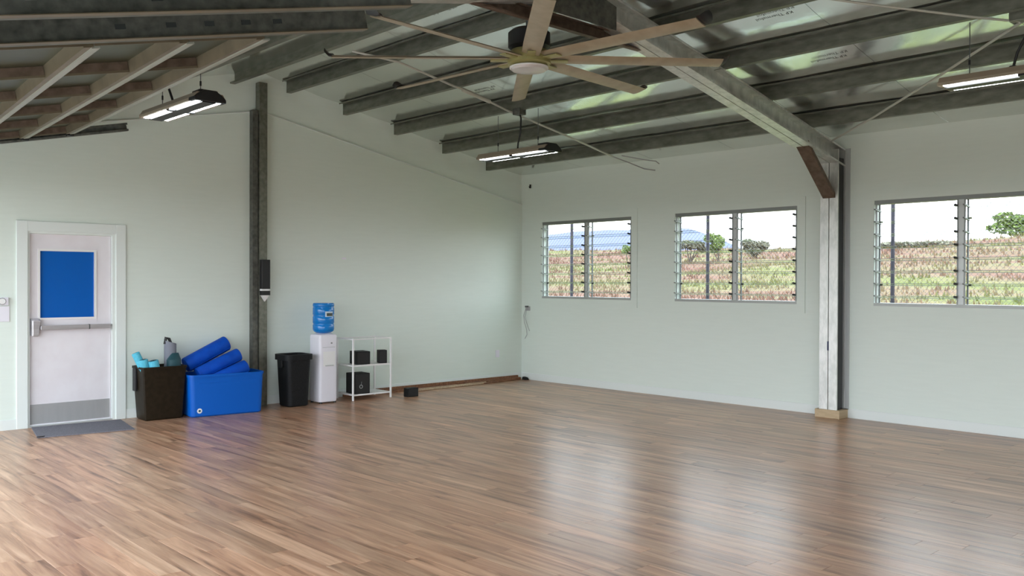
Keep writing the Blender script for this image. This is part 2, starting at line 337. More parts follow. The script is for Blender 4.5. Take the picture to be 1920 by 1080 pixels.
# ------------------------------------------------------------------ floor
fl = bx('floor', (0, YF, -.2), (XE, 0, -.004), MT['black_rough']); tag(fl, 'glossy wood-look plank floor', kind='structure')
PW, PL = .125, 1.22; planks = []
def pix(p):
    v = Vector(p) - CAM; z = v.dot(cf)
    return None if z < .3 else (960 + FPX * v.dot(cr) / z, 540 - FPX * v.dot(cu) / z)
rows = int(-YF / PW) + 1
for r in range(rows):
    ya = YF + r * PW; yb = min(0, ya + PW); rnd = random.Random(100 + r); x = -PL * rnd.random()
    while x < XE:
        a = max(0, x); c = min(XE, x + PL)
        if c - a > .02 and yb - ya > .01:
            cor = [pix(q) for q in ((a, ya, 0), (c, ya, 0), (c, yb, 0), (a, yb, 0))]
            ar = 0
            if all(cor):
                cl = [(min(max(p[0], 0), 1920), min(max(p[1], 0), 1080)) for p in cor]
                ar = abs(sum(cl[i][0] * cl[(i + 1) % 4][1] - cl[(i + 1) % 4][0] * cl[i][1] for i in range(4))) / 2
            planks.append((ar, a, c, ya, yb, (rnd.random(), rnd.random(), rnd.random(), 1)))
        x += PL
planks.sort(key=lambda p: -p[0])
def plank_mesh(lst):
    me = D.meshes.new('plank'); v = []; f = []; cols = []
    for ar, a, c, ya, yb, t in lst:
        k = len(v); e = .0008; g_ = .0003
        v += [(a + e, ya + e, -.004), (c - e, ya + e, -.004), (c - e, yb - e, -.004), (a + e, yb - e, -.004),
              (a + e, ya + e, -g_), (c - e, ya + e, -g_), (c - e, yb - e, -g_), (a + e, yb - e, -g_),
              (a + e + g_, ya + e + g_, 0), (c - e - g_, ya + e + g_, 0), (c - e - g_, yb - e - g_, 0), (a + e + g_, yb - e - g_, 0)]
        ff = [(8, 9, 10, 11)] + [(i, (i + 1) % 4, (i + 1) % 4 + 4, i + 4) for i in range(4)] + [(i + 4, (i + 1) % 4 + 4, (i + 1) % 4 + 8, i + 8) for i in range(4)]
        f += [tuple(i + k for i in q) for q in ff]; cols += [t] * 9
    me.from_pydata(v, [], f); me.update()
    ca = me.color_attributes.new('tone', 'FLOAT_COLOR', 'CORNER'); i = 0
    for p, t in zip(me.polygons, cols):
        for li in p.loop_indices: ca.data[li].color = t
    me.materials.append(MT['plank'])
    o = D.objects.new('plank', me); COL.objects.link(o); o.parent = fl; return o
for p in planks[:300]: plank_mesh([p])
plank_mesh(planks[300:])['kind'] = 'stuff'

# ------------------------------------------------------------------ walls
WT = .14
def gable(y0, y1, zt0, zt1, x0, x1, yk=None, zk=None, zb=0):
    p = [(y0, zb), (y1, zb), (y1, zt1)] + ([(yk, zk)] if yk is not None else []) + [(y0, zt0)]
    return MB().prism(p, (x0, 0, 0), (0, 1, 0), (0, 0, 1), (1, 0, 0), x1 - x0)
DY0, DY1, DZ = -7.405, -6.475, 2.14     # door opening
wl_ = empty('wall_left', (-.1, RY, 0)); tag(wl_, 'pale painted end wall with the door', kind='structure')
# backing (upper band) and thicker lower lining boards, cut around the door
LS = .0
def low(y): return 2.875 + .197 * (-y if y >= RY else y - YF)
gable(YF, DY0, roof(YF) + UPW, roof(DY0) + UPW, -WT, -.018).build('backing', 'wall', wl_)
gable(DY0, DY1, roof(DY0) + UPW, roof(DY1) + UPW, -WT, -.018, zb=DZ).build('backing', 'wall', wl_)
g_ = MB().prism([(DY1, 0), (0, 0), (0, roof(0) + UPW), (RY, roof(RY) + UPW), (DY1, roof(DY1) + UPW)], (-WT, 0, 0), (0, 1, 0), (0, 0, 1), (1, 0, 0), WT - .018); g_.build('backing', 'wall', wl_)
gable(YF, DY0, low(YF), low(DY0), -.018, 0).build('lining_board', 'wall', wl_)
gable(DY0, DY1, low(DY0), low(DY1), -.018, 0, zb=DZ).build('lining_board', 'wall', wl_)
gable(DY1, -4.82, low(DY1), low(-4.82), -.018, 0).build('lining_board', 'wall', wl_)
gable(-4.6, 0, low(-4.6), low(0), -.018, 0).build('lining_board', 'wall', wl_)

for ya, yb in ((-4.6, -.001), (-4.83, YF + .001)): MB().bar((.003, ya, low(ya) - .006), (.003, yb, low(yb) - .006), (0, 0, 1), .008, .014).build('seam_highlight', 'trim', wl_)  # white strips added as the highlight on the lining's top edge
WIN = [(.482, 2.320), (3.10, 4.955), (5.929, 7.785)]; WZ0, WZ1 = 1.338, 2.560
wr_ = empty('wall_right', (5, .07, 0)); tag(wr_, 'pale painted side wall with three louvre windows', kind='structure')
edges = [-WT] + [e for w in WIN for e in w] + [XE]
bx('lower_board', (-WT, 0, -.2), (XE, WT, WZ0), 'wall', wr_); bx('upper_board', (-WT, 0, WZ1), (XE, WT, EAVE + .01), 'wall', wr_)
for i in range(0, len(edges), 2): bx('pier_board', (edges[i], 0, WZ0), (edges[i + 1], WT, WZ1), 'wall', wr_)
# door side: posts and header around three big openings
wf = empty('wall_front', (8, YF, 0)); tag(wf, 'door side of the hall with three wide openings', kind='structure')
for a, c in ((-.14, .3), (6.05, 6.35), (11.6, 11.9), (XE - .2, XE + .14)): bx('pier', (a, YF - WT, -.2), (c, YF, EAVE), 'wall', wf)
bx('header', (.3, YF - WT, 2.72), (XE - .2, YF, EAVE), 'wall', wf)
we = MB().prism([(YF, -.2), (0, -.2), (0, roof(0) + UPW), (RY, roof(RY) + UPW), (YF, roof(YF) + UPW)], (XE, 0, 0), (0, 1, 0), (0, 0, 1), (1, 0, 0), WT).build('wall_back', 'wall'); tag(we, 'plain end wall behind the camera', kind='structure')
# baseboards
for nm, a, c in (('baseboard_right', (0, -.012, 0), (XE, 0, .11)),):
    o = bx(nm, a, c, 'trim', bevel=.002); tag(o, 'white baseboard along the window wall', kind='structure')
bl = empty('baseboard_left', (0, -3, 0)); tag(bl, 'white baseboard along the end wall', kind='structure')
for a, c in ((YF, -7.51), (-6.37, -4.83), (-4.6, -.012)): bx('board', (0, a, 0), (.012, c, .11), 'trim', bl, bevel=.002)

# ------------------------------------------------------------------ ceiling: foil sheets
ce = empty('ceiling', (8, RY, 4)); tag(ce, 'silver foil roof insulation between the purlins', kind='structure')
SW = 1.35
ridge_breaks = [0] + PURL + [RY]
def foil(xa, xb, side, i):
    mb = MB(); ny_ = 34; nx_ = 6; q = []
    for j in range(ny_ + 1):
        y = (0.0 + .14) + (RY - .14) * j / ny_
        # sag between purlins
        yy = min(y, 0); k = 0
        for t in range(len(ridge_breaks) - 1):
            if ridge_breaks[t] >= yy >= ridge_breaks[t + 1]: k = (yy - ridge_breaks[t]) / (ridge_breaks[t + 1] - ridge_breaks[t])
        for e in range(nx_ + 1):
            x = xa + (xb - xa) * e / nx_
            z = EAVE + T * (-y) - .022 * math.sin(math.pi * k) + .010 * noise.noise(Vector((x * 1.1, y * 2.0, side * 9)))
            q.append((x, y if side > 0 else YF - y, z))
    mb.poly(q, [(j * (nx_ + 1) + e, j * (nx_ + 1) + e + 1, (j + 1) * (nx_ + 1) + e + 1, (j + 1) * (nx_ + 1) + e) for j in range(ny_) for e in range(nx_)])
    o = mb.build('foil_sheet', 'foil', ce, smooth=True)
    bm = bmesh.new(); bm.from_mesh(o.data)
    bmesh.ops.solidify(bm, geom=list(bm.faces), thickness=-.02 if side > 0 else .02); bm.to_mesh(o.data); bm.free(); o.data.set_sharp_from_angle(angle=math.radians(30))
    return o
for i in range(12):
    for side in (1, -1): foil(i * SW + .002 if i else -.13, (i + 1) * SW - .002 if i < 11 else XE + .13, side, i)
for side in (1, -1):
    MB().poly([(-.2, .3, EAVE + .16), (XE + .2, .3, EAVE + .16), (XE + .2, RY, roof(RY) + .16), (-.2, RY, roof(RY) + .16)] if side > 0 else
              [(-.2, YF - .3, EAVE + .16), (XE + .2, YF - .3, EAVE + .16), (XE + .2, RY, roof(RY) + .16), (-.2, RY, roof(RY) + .16)], [(0, 1, 2, 3)]).build('roof_sheet', 'galv_dark', ce)
# print on the foil
def foil_text(body, x, y, size, rot):
    c = D.curves.new('print', 'FONT'); c.body = body; c.size = size; c.extrude = .0004
    o = D.objects.new('print', c); COL.objects.link(o)
    a = math.atan(T)
    ex = Vector((1, 0, 0)) * rot; nz_ = Vector((0, -math.sin(a), -math.cos(a))); ey = nz_.cross(ex)
    mtx = Matrix((( ex.x, ey.x, nz_.x, x), (ex.y, ey.y, nz_.y, y), (ex.z, ey.z, nz_.z, EAVE - T * y - .040), (0, 0, 0, 1)))
    o.matrix_world = mtx; o.data.materials.append(MT['print'])
    dg = bpy.context.evaluated_depsgraph_get(); me = D.meshes.new_from_object(o.evaluated_get(dg)); D.objects.remove(o)
    ob = D.objects.new('print', me); COL.objects.link(ob); ob.matrix_world = mtx; ob.parent = ce; ob.matrix_parent_inverse = ce.matrix_world.inverted()
    return ob
for x, y in ((6.62, -3.12), (3.92, -4.67), (2.62, -3.00), (6.62, -2.13), (9.3, -2.1)):
    foil_text('KP Thermafoil', x, y, .062, -1)

# ------------------------------------------------------------------ purlins
zline = lambda s: thick([(-.062 * s, -.018), (-.062 * s, -.002), (0, -.002), (0, -.152), (.062 * s, -.152), (.062 * s, -.134)], .004)
ordr = ['lowest', 'second', 'third', 'fourth', 'topmost']
for side in (1, -1):
    for i, py in enumerate(PURL):
        y = (py - .05) if side > 0 else YF - (py - .05)
        z = roof(y) - .012
        nm = 'purlin'
        o = MB().prism(zline(side), (.03, y, z), (0, 1, 0), (0, 0, 1), (1, 0, 0), XE - .06).build(nm, 'galv')
        if side > 0: tag(o, '%s galvanised roof purlin counted up from the window wall' % ordr[i], 'purlin', 'purlins over the window side')
        else: tag(o, '%s galvanised roof purlin counted up from the raised door side' % ordr[i], 'purlin', 'purlins over the door side')

# ------------------------------------------------------------------ portal frame
pf = empty('portal_frame', (FX, 0, 0)); tag(pf, 'galvanised portal frame of twin channels with knee braces and collar tie', 'steel frame')
B = .102; H = .2; tk = .004
def channel_profile(s):   # web at 0, flanges toward +s, depth axis 0..H
    return thick([(s * B, .018), (s * B, 0), (0, 0), (0, H), (s * B, H), (s * B, H - .018)], tk)
def twin(name, o, depth_dir, L_dir, L, material):
    for s in (1, -1):
        MB().prism(channel_profile(s), Vector(o) + Vector((s * .007, 0, 0)), (1, 0, 0), depth_dir, L_dir, L).build(name, material, pf)
# columns
twin('column_channel', (FX, -.2, .1), (0, 1, 0), (0, 0, 1), 3.08, 'galv_bright')
bx('shade_strip', (FX + .092, -.178, .1), (FX + .100, -.045, 3.08), 'black', pf)  # black strip added for the deep shade inside the channel
bx('plinth', (FX - .155, -.225, 0), (FX + .155, 0, .1), 'plinth', pf, bevel=.006)
# rafters: bottom edge z = 2.985 - .21 y
al = math.atan(.208); ca, sa = math.cos(al), math.sin(al)
RL = (-RY) / ca
RB = 2.985
twin('rafter_channel', (FX, -.02, RB + .003), (0, sa, ca), (0, -ca, sa), RL - .0, 'galv_bright')
twin('rafter_channel', (FX, YF + .02, RB + .003), (0, -sa, ca), (0, ca, sa), RL - .0, 'galv_bright')
# collar tie
MB().prism(thick([(.05, .012), (.05, 0), (0, 0), (0, .1), (.05, .1), (.05, .088)], .004), (FX - .115, RY - 1.6, 3.745), (1, 0, 0), (0, 0, 1), (0, 1, 0), 3.2).build('collar_tie', 'rust_paint', pf)
# knee braces
for y0, y1, sg in ((-.86, -.19, 1),):
    p0 = Vector((FX, y0, RB - .208 * (-.86) * 1.0 + .02)); p1 = Vector((FX, y1, 2.60)); d = (p1 - p0).normalized(); up = Vector((1, 0, 0)).cross(d)
    MB().prism(thick([(-.075, .04), (-.075, 0), (.075, 0), (.075, .04)], .005), p0, (1, 0, 0), up * (-1 if up.z < 0 else 1), d, (p1 - p0).length).build('knee_brace', 'rust_paint', pf)
    bx('gusset', (FX - .006, min(y1, y1 + sg * .19), 2.9), (FX + .006, max(y1, y1 + sg * .19), 3.18), 'galv_dark', pf)
# apex plate
MB().prism([(RY - .45, 3.78), (RY + .45, 3.78), (RY + .45, 3.98), (RY, 4.09), (RY - .45, 3.98)], (FX + .112, 0, 0), (0, 1, 0), (0, 0, 1), (1, 0, 0), .006).build('apex_plate', 'galv_dark', pf)
bx('blue_mark', (FX - .012, -.2035, .80), (FX + .008, -.2022, .91), 'navy', pf)
# dark end stop plate and packer between column and wall
bx('packer', (FX - .115, -.012, .1), (FX + .165, -.003, 3.2), 'alu_lt', pf)

# end post on the gable wall
ep = empty('end_post', (.06, -4.7, 0)); tag(ep, 'tall galvanised end wall post rising to the ridge', 'post')
MB().prism(thick([(.02, .1), (0, .1), (0, 0), (.105, 0), (.105, .1), (.085, .1)], .004), (.112, -4.745, 0), (0, 1, 0), (-1, 0, 0), (0, 0, 1), 4.14).build('channel', 'galv', ep)
MB().prism(thick([(0, 0), (0, .085), (.07, .085)], .004), (.004, -4.825, 0), (0, 1, 0), (1, 0, 0), (0, 0, 1), 3.78).build('side_angle', 'galv_dark', ep)
db = empty('wall_dispenser', (.15, -4.69, 1.43)); tag(db, 'narrow black box with white tip fixed on the end post', 'dispenser')
bx('body', (.112, -4.745, 1.50), (.18, -4.628, 1.875), 'black', db, bevel=.006); bx('band', (.112, -4.74, 1.478), (.178, -4.634, 1.50), 'white_metal', db)
bx('base', (.112, -4.745, 1.42), (.18, -4.628, 1.478), 'black', db, bevel=.004)
MB().loft([[(.115, -4.735, 1.42), (.175, -4.735, 1.42), (.175, -4.64, 1.42), (.115, -4.64, 1.42)], [(.13, -4.69, 1.34), (.14, -4.69, 1.34), (.14, -4.68, 1.34), (.13, -4.68, 1.34)]]).build('nozzle', 'white_metal', db)

# ------------------------------------------------------------------ raised sectional doors on tracks
U = Vector((0.10400343, 0.97284002, 0.20679841)); V = Vector((-0.993773, 0.10762614, 0.0288417)); V = (V - U * V.dot(U)).normalized(); N = V.cross(U).normalized()
if N.z < 0: N = -N
O = Vector((.3, -7.433, 3.082))
def pd(u, v, n=0): return O + U * u + V * v + N * n
def obox(u0, u1, v0, v1, n0, n1):
    p = [pd(u, v, n) for n in (n0, n1) for u, v in ((u0, v0), (u1, v0), (u1, v1), (u0, v1))]
    return MB().hexa(p)
def sect_door(vr, vl, tracks, label, sections):
    root = empty('sectional_door', pd(-1, (vr + vl) / 2)); tag(root, label, 'garage door', 'raised sectional doors')
    for k, (a, c) in enumerate(sections):
        pn = obox(a + .004, c - .004, vr, vl, .075, .10).build('panel', 'door_skin', root)
        obox(c - .05, c, vr, vl, .0, .075).build('rail', 'strut', pn)
        obox(c - .012, c + .03, vr, vl, -.006, 0.004).build('rail_lip', 'strut_lt', pn)
        for s in [vr + .02] + [vr + (vl - vr) * (i / 5.0) for i in (1, 2, 3, 4)] + [vl - .02]:
            obox(a + .004, c - .052, s - .028, s + .028, .02, .074).build('stile', 'rust_paint', pn)
            obox(a + .004, c - .052, s - .03, s - .022, .006, .0199).build('stile_lip', 'strut', pn)
    for v, ue, sg, u0 in tracks:
        pr = thick([(.02, .0), (0, 0), (0, .055), (.085, .055), (.085, 0), (.065, 0)], .004)
        tr_ = MB().prism(pr, pd(u0, v, -.015), N, V * sg, U, ue - u0).build('track', 'galv_dark', root)
        for uu in (-1.4, -.55, .35):
            ht = roof((pd(uu, v)).y) - pd(uu, v, .075).z
            p = pd(uu, v - sg * .01, .07)
            MB().box((p.x - .02, p.y - .02, p.z), (p.x + .02, p.y + .02, p.z + ht - .03)).build('hanger', 'galv_dark', tr_)
            pb = pd(uu, v + sg * .03, .03)
    return root
secs = [(-2.07 + .49 * k, -2.07 + .49 * (k + 1)) for k in range(5)]; secs[-1] = (-.11, .33)
d1 = sect_door(-5.56, -.28, [(-.12, .95, 1, -2.0)], 'raised sectional door with tan rails beside the end wall', secs)
d2 = sect_door(-11.6, -6.72, [], 'raised sectional door at the upper left edge nearest the camera', secs)
# deep channel rails that carry the inner tracks
def rail(v, ue, label, h, nlow):
    r = empty('track_beam', pd(0, v)); tag(r, label, 'beam')
    MB().prism(thick([(.02, .06), (0, .06), (0, 0), (h, 0), (h, .06), (h - .02, .06)], .004), pd(-2.0, v, nlow), N, V, U, ue + 2.0).build('channel', 'galv_dark', r)
    obox(-2.0, ue - .02, v - .05, v + .003, nlow - .006, nlow - .002).build('bottom_flange', 'strut', r)
    for uu in (-.55, -.3, -.1, .1, .28):
        obox(uu, uu + .05, v - .006, v - .002, nlow + .05, nlow + .075).build('slot', 'print', r)
    for uu in (-1.2, -.2, .6):
        p = pd(uu, v + .03, nlow + h); ht = roof(p.y) - p.z
        MB().box((p.x - .025, p.y - .025, p.z - .02), (p.x + .025, p.y + .025, p.z + ht - .03)).build('hanger', 'galv', r)
    return r
rail(-5.82, .86, 'long galvanised channel beam carrying the near end of the raised door', .16, -.012)
rail(-6.45, .78, 'galvanised channel beam along the top left edge of the view', .16, -.012)
# roller brackets at the far ends of the rails
for k, uu in enumerate((-.10, .33)):
    q = pd(uu, -.22, 0)
    br = MB().box((q.x - .03, q.y - .03, q.z - .02), (q.x + .03, q.y + .03, q.z + .05)).tube([(q.x - .16, q.y + .02, q.z + .03), (q.x + .03, q.y, q.z + .03)], .008, 6).build('roller_bracket', 'black', d1)

# ------------------------------------------------------------------ ceiling fan
fx, fy, fz = 4.98, -4.69, 3.545
fan = empty('ceiling_fan', (fx, fy, fz)); tag(fan, 'large eight-blade tan ceiling fan with black blade tips', 'ceiling fan')
hub = MB().lathe([(.02, .09), (.16, .09), (.19, .05), (.19, -.03), (.15, -.05), (.02, -.05)], (fx, fy, fz), 32).build('hub', 'fan_body', fan, smooth=True)
MB().lathe([(.03, .27), (.15, .27), (.185, .24), (.185, .12), (.15, .09), (.03, .09)], (fx, fy, fz), 32).build('motor', 'black', fan, smooth=True)
MB().tube([(fx, fy, fz + .26), (fx, fy, roof(fy) - .04)], .03, 12).build('downrod', 'alu_dark', fan, smooth=True)
MB().lathe([(.02, -.05), (.15, -.05), (.165, -.062), (.15, -.085), (.02, -.10)], (fx, fy, fz), 36).build('cover_disc', 'disc', fan, smooth=True)
MB().lathe([(.150, -.056), (.172, -.056), (.172, -.068), (.150, -.068)], (fx, fy, fz), 36).build('cover_ring', 'white_metal', fan, smooth=True)
for k in range(8):
    a = math.radians(4.5 + 45 * k); d = Vector((math.cos(a), math.sin(a), 0)); sd = Vector((-d.y, d.x, 0))
    tw = math.radians(-13); c_ = sd * math.cos(tw) + Vector((0, 0, 1)) * math.sin(tw); nrm = d.cross(c_)
    R0, R1 = .17, 1.74
    prof = [(-.085, .0), (-.06, .012), (0, .018), (.06, .012), (.088, .0), (.06, -.006), (0, -.009), (-.06, -.006)]
    ctr = Vector((fx, fy, fz + .02))
    bl_ = MB().loft([[ctr + d * r + Vector((0, 0, -.012 * (r / R1))) + c_ * (p * w) + nrm * q_ for p, q_ in prof] for r, w in ((R0, .9), (.5, .95), (1.1, .92), (R1 - .03, .88))]).build('blade', 'tan', fan, smooth=True)
    e0 = ctr + d * (R1 - .03)
    MB().loft([[e0 + d * r + c_ * (p * w) + nrm * (q_ * 1.15 + up_) for p, q_ in prof] for r, w, up_ in ((-.002, .9, 0), (.03, .9, .002), (.06, .75, .03), (.068, .5, .045))]).build('end_cap', 'black', bl_, smooth=True)
    MB().bar(ctr + d * .12 + Vector((0, 0, -.02)), ctr + d * .34 + Vector((0, 0, -.022)), (0, 0, 1), .07, .01).build('bracket', 'fan_body', bl_)

# ------------------------------------------------------------------ lamps
def lamp(x, y, z, wires, label, cord, L=1.22):
    r = empty('hanging_light', (x, y, z)); tag(r, label, 'light', 'hanging shop lights')
    w = .145
    MB().prism([(-w, 0), (-w, .022), (-w + .03, .068), (w - .03, .068), (w, .022), (w, 0)], (x - L / 2, y, z), (0, 1, 0), (0, 0, 1), (1, 0, 0), L).build('housing', 'lamp_body', r)
    bx('end_cap', (x - L / 2 - .008, y - w, z - .002), (x - L / 2, y + w, z + .03), 'lamp_body', r, bevel=.003)
    MB().loft([[(x + L / 2 - .10 + dx, y + p * w * k, z + q * .075 - .004) for p, q in ((-1, 0), (-1, .35), (-.75, .8), (-.35, 1.25), (.35, 1.25), (.75, .8), (1, .35), (1, 0))] for dx, k in ((0, 1.01), (.10, 1.01), (.115, .94))]).build('end_cap', 'black', r, bevel=.003)
    bx('driver', (x + L / 2 - .18, y - .085, z + .06), (x + L / 2 - .02, y + .085, z + .10), 'black', r, bevel=.012)
    bx('centre_strip', (x - L / 2 + .02, y - .06, z - .013), (x + L / 2 - .02, y + .06, z + .004), 'black', r)
    for s in (-1, 1):
        for a, c in ((-L / 2 + .03, -.03), (.03, L / 2 - .03)):
            bx('led_tube', (x + a, y + s * .092 - .024, z - .004), (x + c, y + s * .092 + .024, z + .002), 'led', r, bevel=.0015)
        bx('clip', (x - .028, y + s * .092 - .03, z - .014), (x + .028, y + s * .092 + .03, z + .004), 'black', r)
    for wx in wires:
        MB().tube([(x + wx, y, z + .05), (x + wx, y, roof(y) - .172)], .004, 6).build('wire', 'alu_dark', r)
        MB().tube([(x + wx, y, z + .16), (x + wx, y, z + .20)], .009, 6).build('turnbuckle', 'black', r)
    MB().tube(cord, .011, 8).build('cord', 'black', r, smooth=True)
    MB().lathe([(.01, -.02), (.028, -.015), (.028, .015), (.01, .02)], cord[-1], 12).build('cord_plug', 'black', r)
    return r
lamp(2.58, -2.55, 3.165, (-.36, .36), 'hanging LED light over the window side left of the frame', [(2.62, -2.56, 3.70), (2.66, -2.57, 3.62), (2.65, -2.57, 3.45), (2.60, -2.56, 3.32), (2.58, -2.55, 3.235)])
lamp(2.62, -6.81, 3.15, (-.42, .42), 'hanging LED light near the door with four bright tubes', [(2.18, -6.9, 3.62), (2.28, -6.88, 3.5), (2.42, -6.84, 3.38), (2.47, -6.81, 3.23)])
lamp(8.29, -6.81, 3.15, (-.42, .42), 'unseen LED light added over the door side behind the view', [(8.31, -6.82, 3.62), (8.27, -6.81, 3.5), (8.22, -6.81, 3.4), (8.19, -6.81, 3.235)])  # unseen lamp continuing the grid, added to brighten the hall
lamp(8.29, -2.55, 3.205, (-.42, .42), 'hanging LED light at the right edge of the view', [(8.31, -2.54, 3.60), (8.27, -2.55, 3.5), (8.22, -2.55, 3.4), (8.19, -2.55, 3.285)])

# ------------------------------------------------------------------ conduits and brace rods
def zp(y): return EAVE - .165 - T * y
c1 = empty('bridging_conduit', (2.55, -2.5, zp(-2.5))); tag(c1, 'thin pale conduit running down across the purlins left of the fan', 'conduit')
pts = [(2.24, -4.74), (2.50, -4.30), (2.53, -3.57), (2.57, -3.35), (2.54, -2.72), (2.60, -1.68), (2.62, -.78)]
MB().tube([(x, y, zp(y) - .028) for x, y in pts], .013, 8).build('pipe', 'conduit', c1, smooth=True)
MB().tube([(2.55, -3.42, zp(-3.42) - .03), (2.565, -3.0, zp(-3.0) - .03)], .024, 10).build('sleeve', 'conduit', c1, smooth=True)
bx('junction_box', (2.56, -2.62, zp(-2.6) - .06), (2.68, -2.50, zp(-2.6) + .02), 'galv_dark', c1, bevel=.006)
MB().tube([(2.62, -.78, zp(-.78) - .028), (2.68, -.5, zp(-.5) - .035), (2.74, -.25, zp(-.25) - .05), (2.80, -.08, zp(-.1) - .03)], .008, 8).build('cable_tail', 'cable', c1, smooth=True)
c1b = MB().tube([(2.72, -.72, zp(-.7)), (2.95, -.5, zp(-.5) - .02), (2.98, -.3, zp(-.3) + .02), (2.9, -.12, zp(-.1) + .05)], .007, 8).build('loop_cable', 'cable', smooth=True); tag(c1b, 'short curved grey cable against the foil above the second window', 'cable')
c2 = empty('brace_rod', (5.7, -.5, 3.3)); tag(c2, 'thin pale diagonal brace rod right of the column', 'brace')
MB().tube([(5.60, -.40, zp(-.4) - .028), (6.356, -.945, zp(-.945) - .028), (7.222, -1.623, zp(-1.623) - .028), (8.21, -2.43, zp(-2.43) - .028)], .012, 8).build('rod', 'conduit', c2, smooth=True)
bx('end_bracket', (8.14, -2.5, zp(-2.45) - .03), (8.28, -2.38, zp(-2.45) + .05), 'galv', c2, bevel=.004)
c3 = MB().tube([(7.05, -3.52, zp(-3.52) - .026), (7.411, -3.16, zp(-3.16) - .026), (7.95, -2.65, zp(-2.65) - .026), (8.2, -2.44, zp(-2.44) - .026)], .010, 8).build('brace_rod', 'conduit', smooth=True); tag(c3, 'thin pale rod at the top right corner meeting the diagonal brace', 'brace')

# ------------------------------------------------------------------ door
do = empty('door_1', (-.05, (DY0 + DY1) / 2, 0)); tag(do, 'white exit door with blue window and push bar', kind='structure')
sx0, sx1 = -.085, -.04
y0, y1 = DY0 + .03, DY1 - .045
# slab built around the light
wy0, wy1, wz0, wz1 = -7.265, -6.70, 1.19, 1.925
def slab(a, c, e, f_): bx('slab', (sx0, a, e), (sx1, c, f_), 'door', do)
MB().box((sx0, y0, .02), (sx1, y1, wz0)).box((sx0, y0, wz1), (sx1, y1, 2.11)).box((sx0, y0, wz0), (sx1, wy0, wz1)).box((sx0, wy1, wz0), (sx1, y1, wz1)).build('slab', 'door', do)
bx('pane', (-.066, wy0, wz0), (-.058, wy1, wz1), 'blue_pane', do)
fr_ = MB()
for a, c in (((wy0 - .022, wz0 - .022), (wy1 + .022, wz0)), ((wy0 - .022, wz1), (wy1 + .022, wz1 + .022)), ((wy0 - .022, wz0), (wy0, wz1)), ((wy1, wz0), (wy1 + .022, wz1))): fr_.box((sx1 - .004, a[0], a[1]), (sx1 + .010, c[0], c[1]))
fr_.build('pane_frame', 'white_metal', do)
bx('kick_plate', (sx1, y0 + .012, .03), (sx1 + .003, y1 - .012, .245), 'kick', do)
pb = bx('push_bar', (sx1 + .028, y0 + .1, 1.058), (sx1 + .062, y1 - .02, 1.108), 'chrome', do, bevel=.006)
bx('bar_joint', (sx1 + .026, y0 + .60, 1.056), (sx1 + .0635, y0 + .612, 1.110), 'alu_dark', pb)
bx('bar_end', (sx1, y1 - .07, 1.062), (sx1 + .03, y1 - .025, 1.104), 'chrome', pb)
MB().loft([[(sx1, y0 + .004, 1.0), (sx1, y0 + .09, 1.0), (sx1, y0 + .1, 1.19), (sx1, y0 + .004, 1.19)], [(sx1 + .075, y0 + .012, .99), (sx1 + .075, y0 + .08, .99), (sx1 + .075, y0 + .098, 1.17), (sx1 + .075, y0 + .012, 1.17)]]).build('latch_case', 'chrome', do, bevel=.012)
# jambs
jm = MB().box((-.14, DY0, 0), (-.0, DY0 + .026, DZ)).box((-.14, DY1 - .04, 0), (0, DY1, DZ)).box((-.14, DY0 + .026, DZ - .026), (0, DY1 - .04, DZ)).build('jamb', 'trim', do)
bx('threshold', (-.14, DY0 + .026, 0), (.0, DY1 - .04, .015), 'alu_lt', do)
tm = MB(); cw_ = .105
tm.box((0, DY0 - cw_, 0), (.02, DY0 + .004, DZ + cw_)).box((0, DY1 - .004, 0), (.02, DY1 + cw_, DZ + cw_)).box((0, DY0 + .004, DZ - .004), (.02, DY1 - .004, DZ + cw_))
o = tm.build('trim_1', 'trim', bevel=.003); tag(o, 'white door casing', kind='structure')

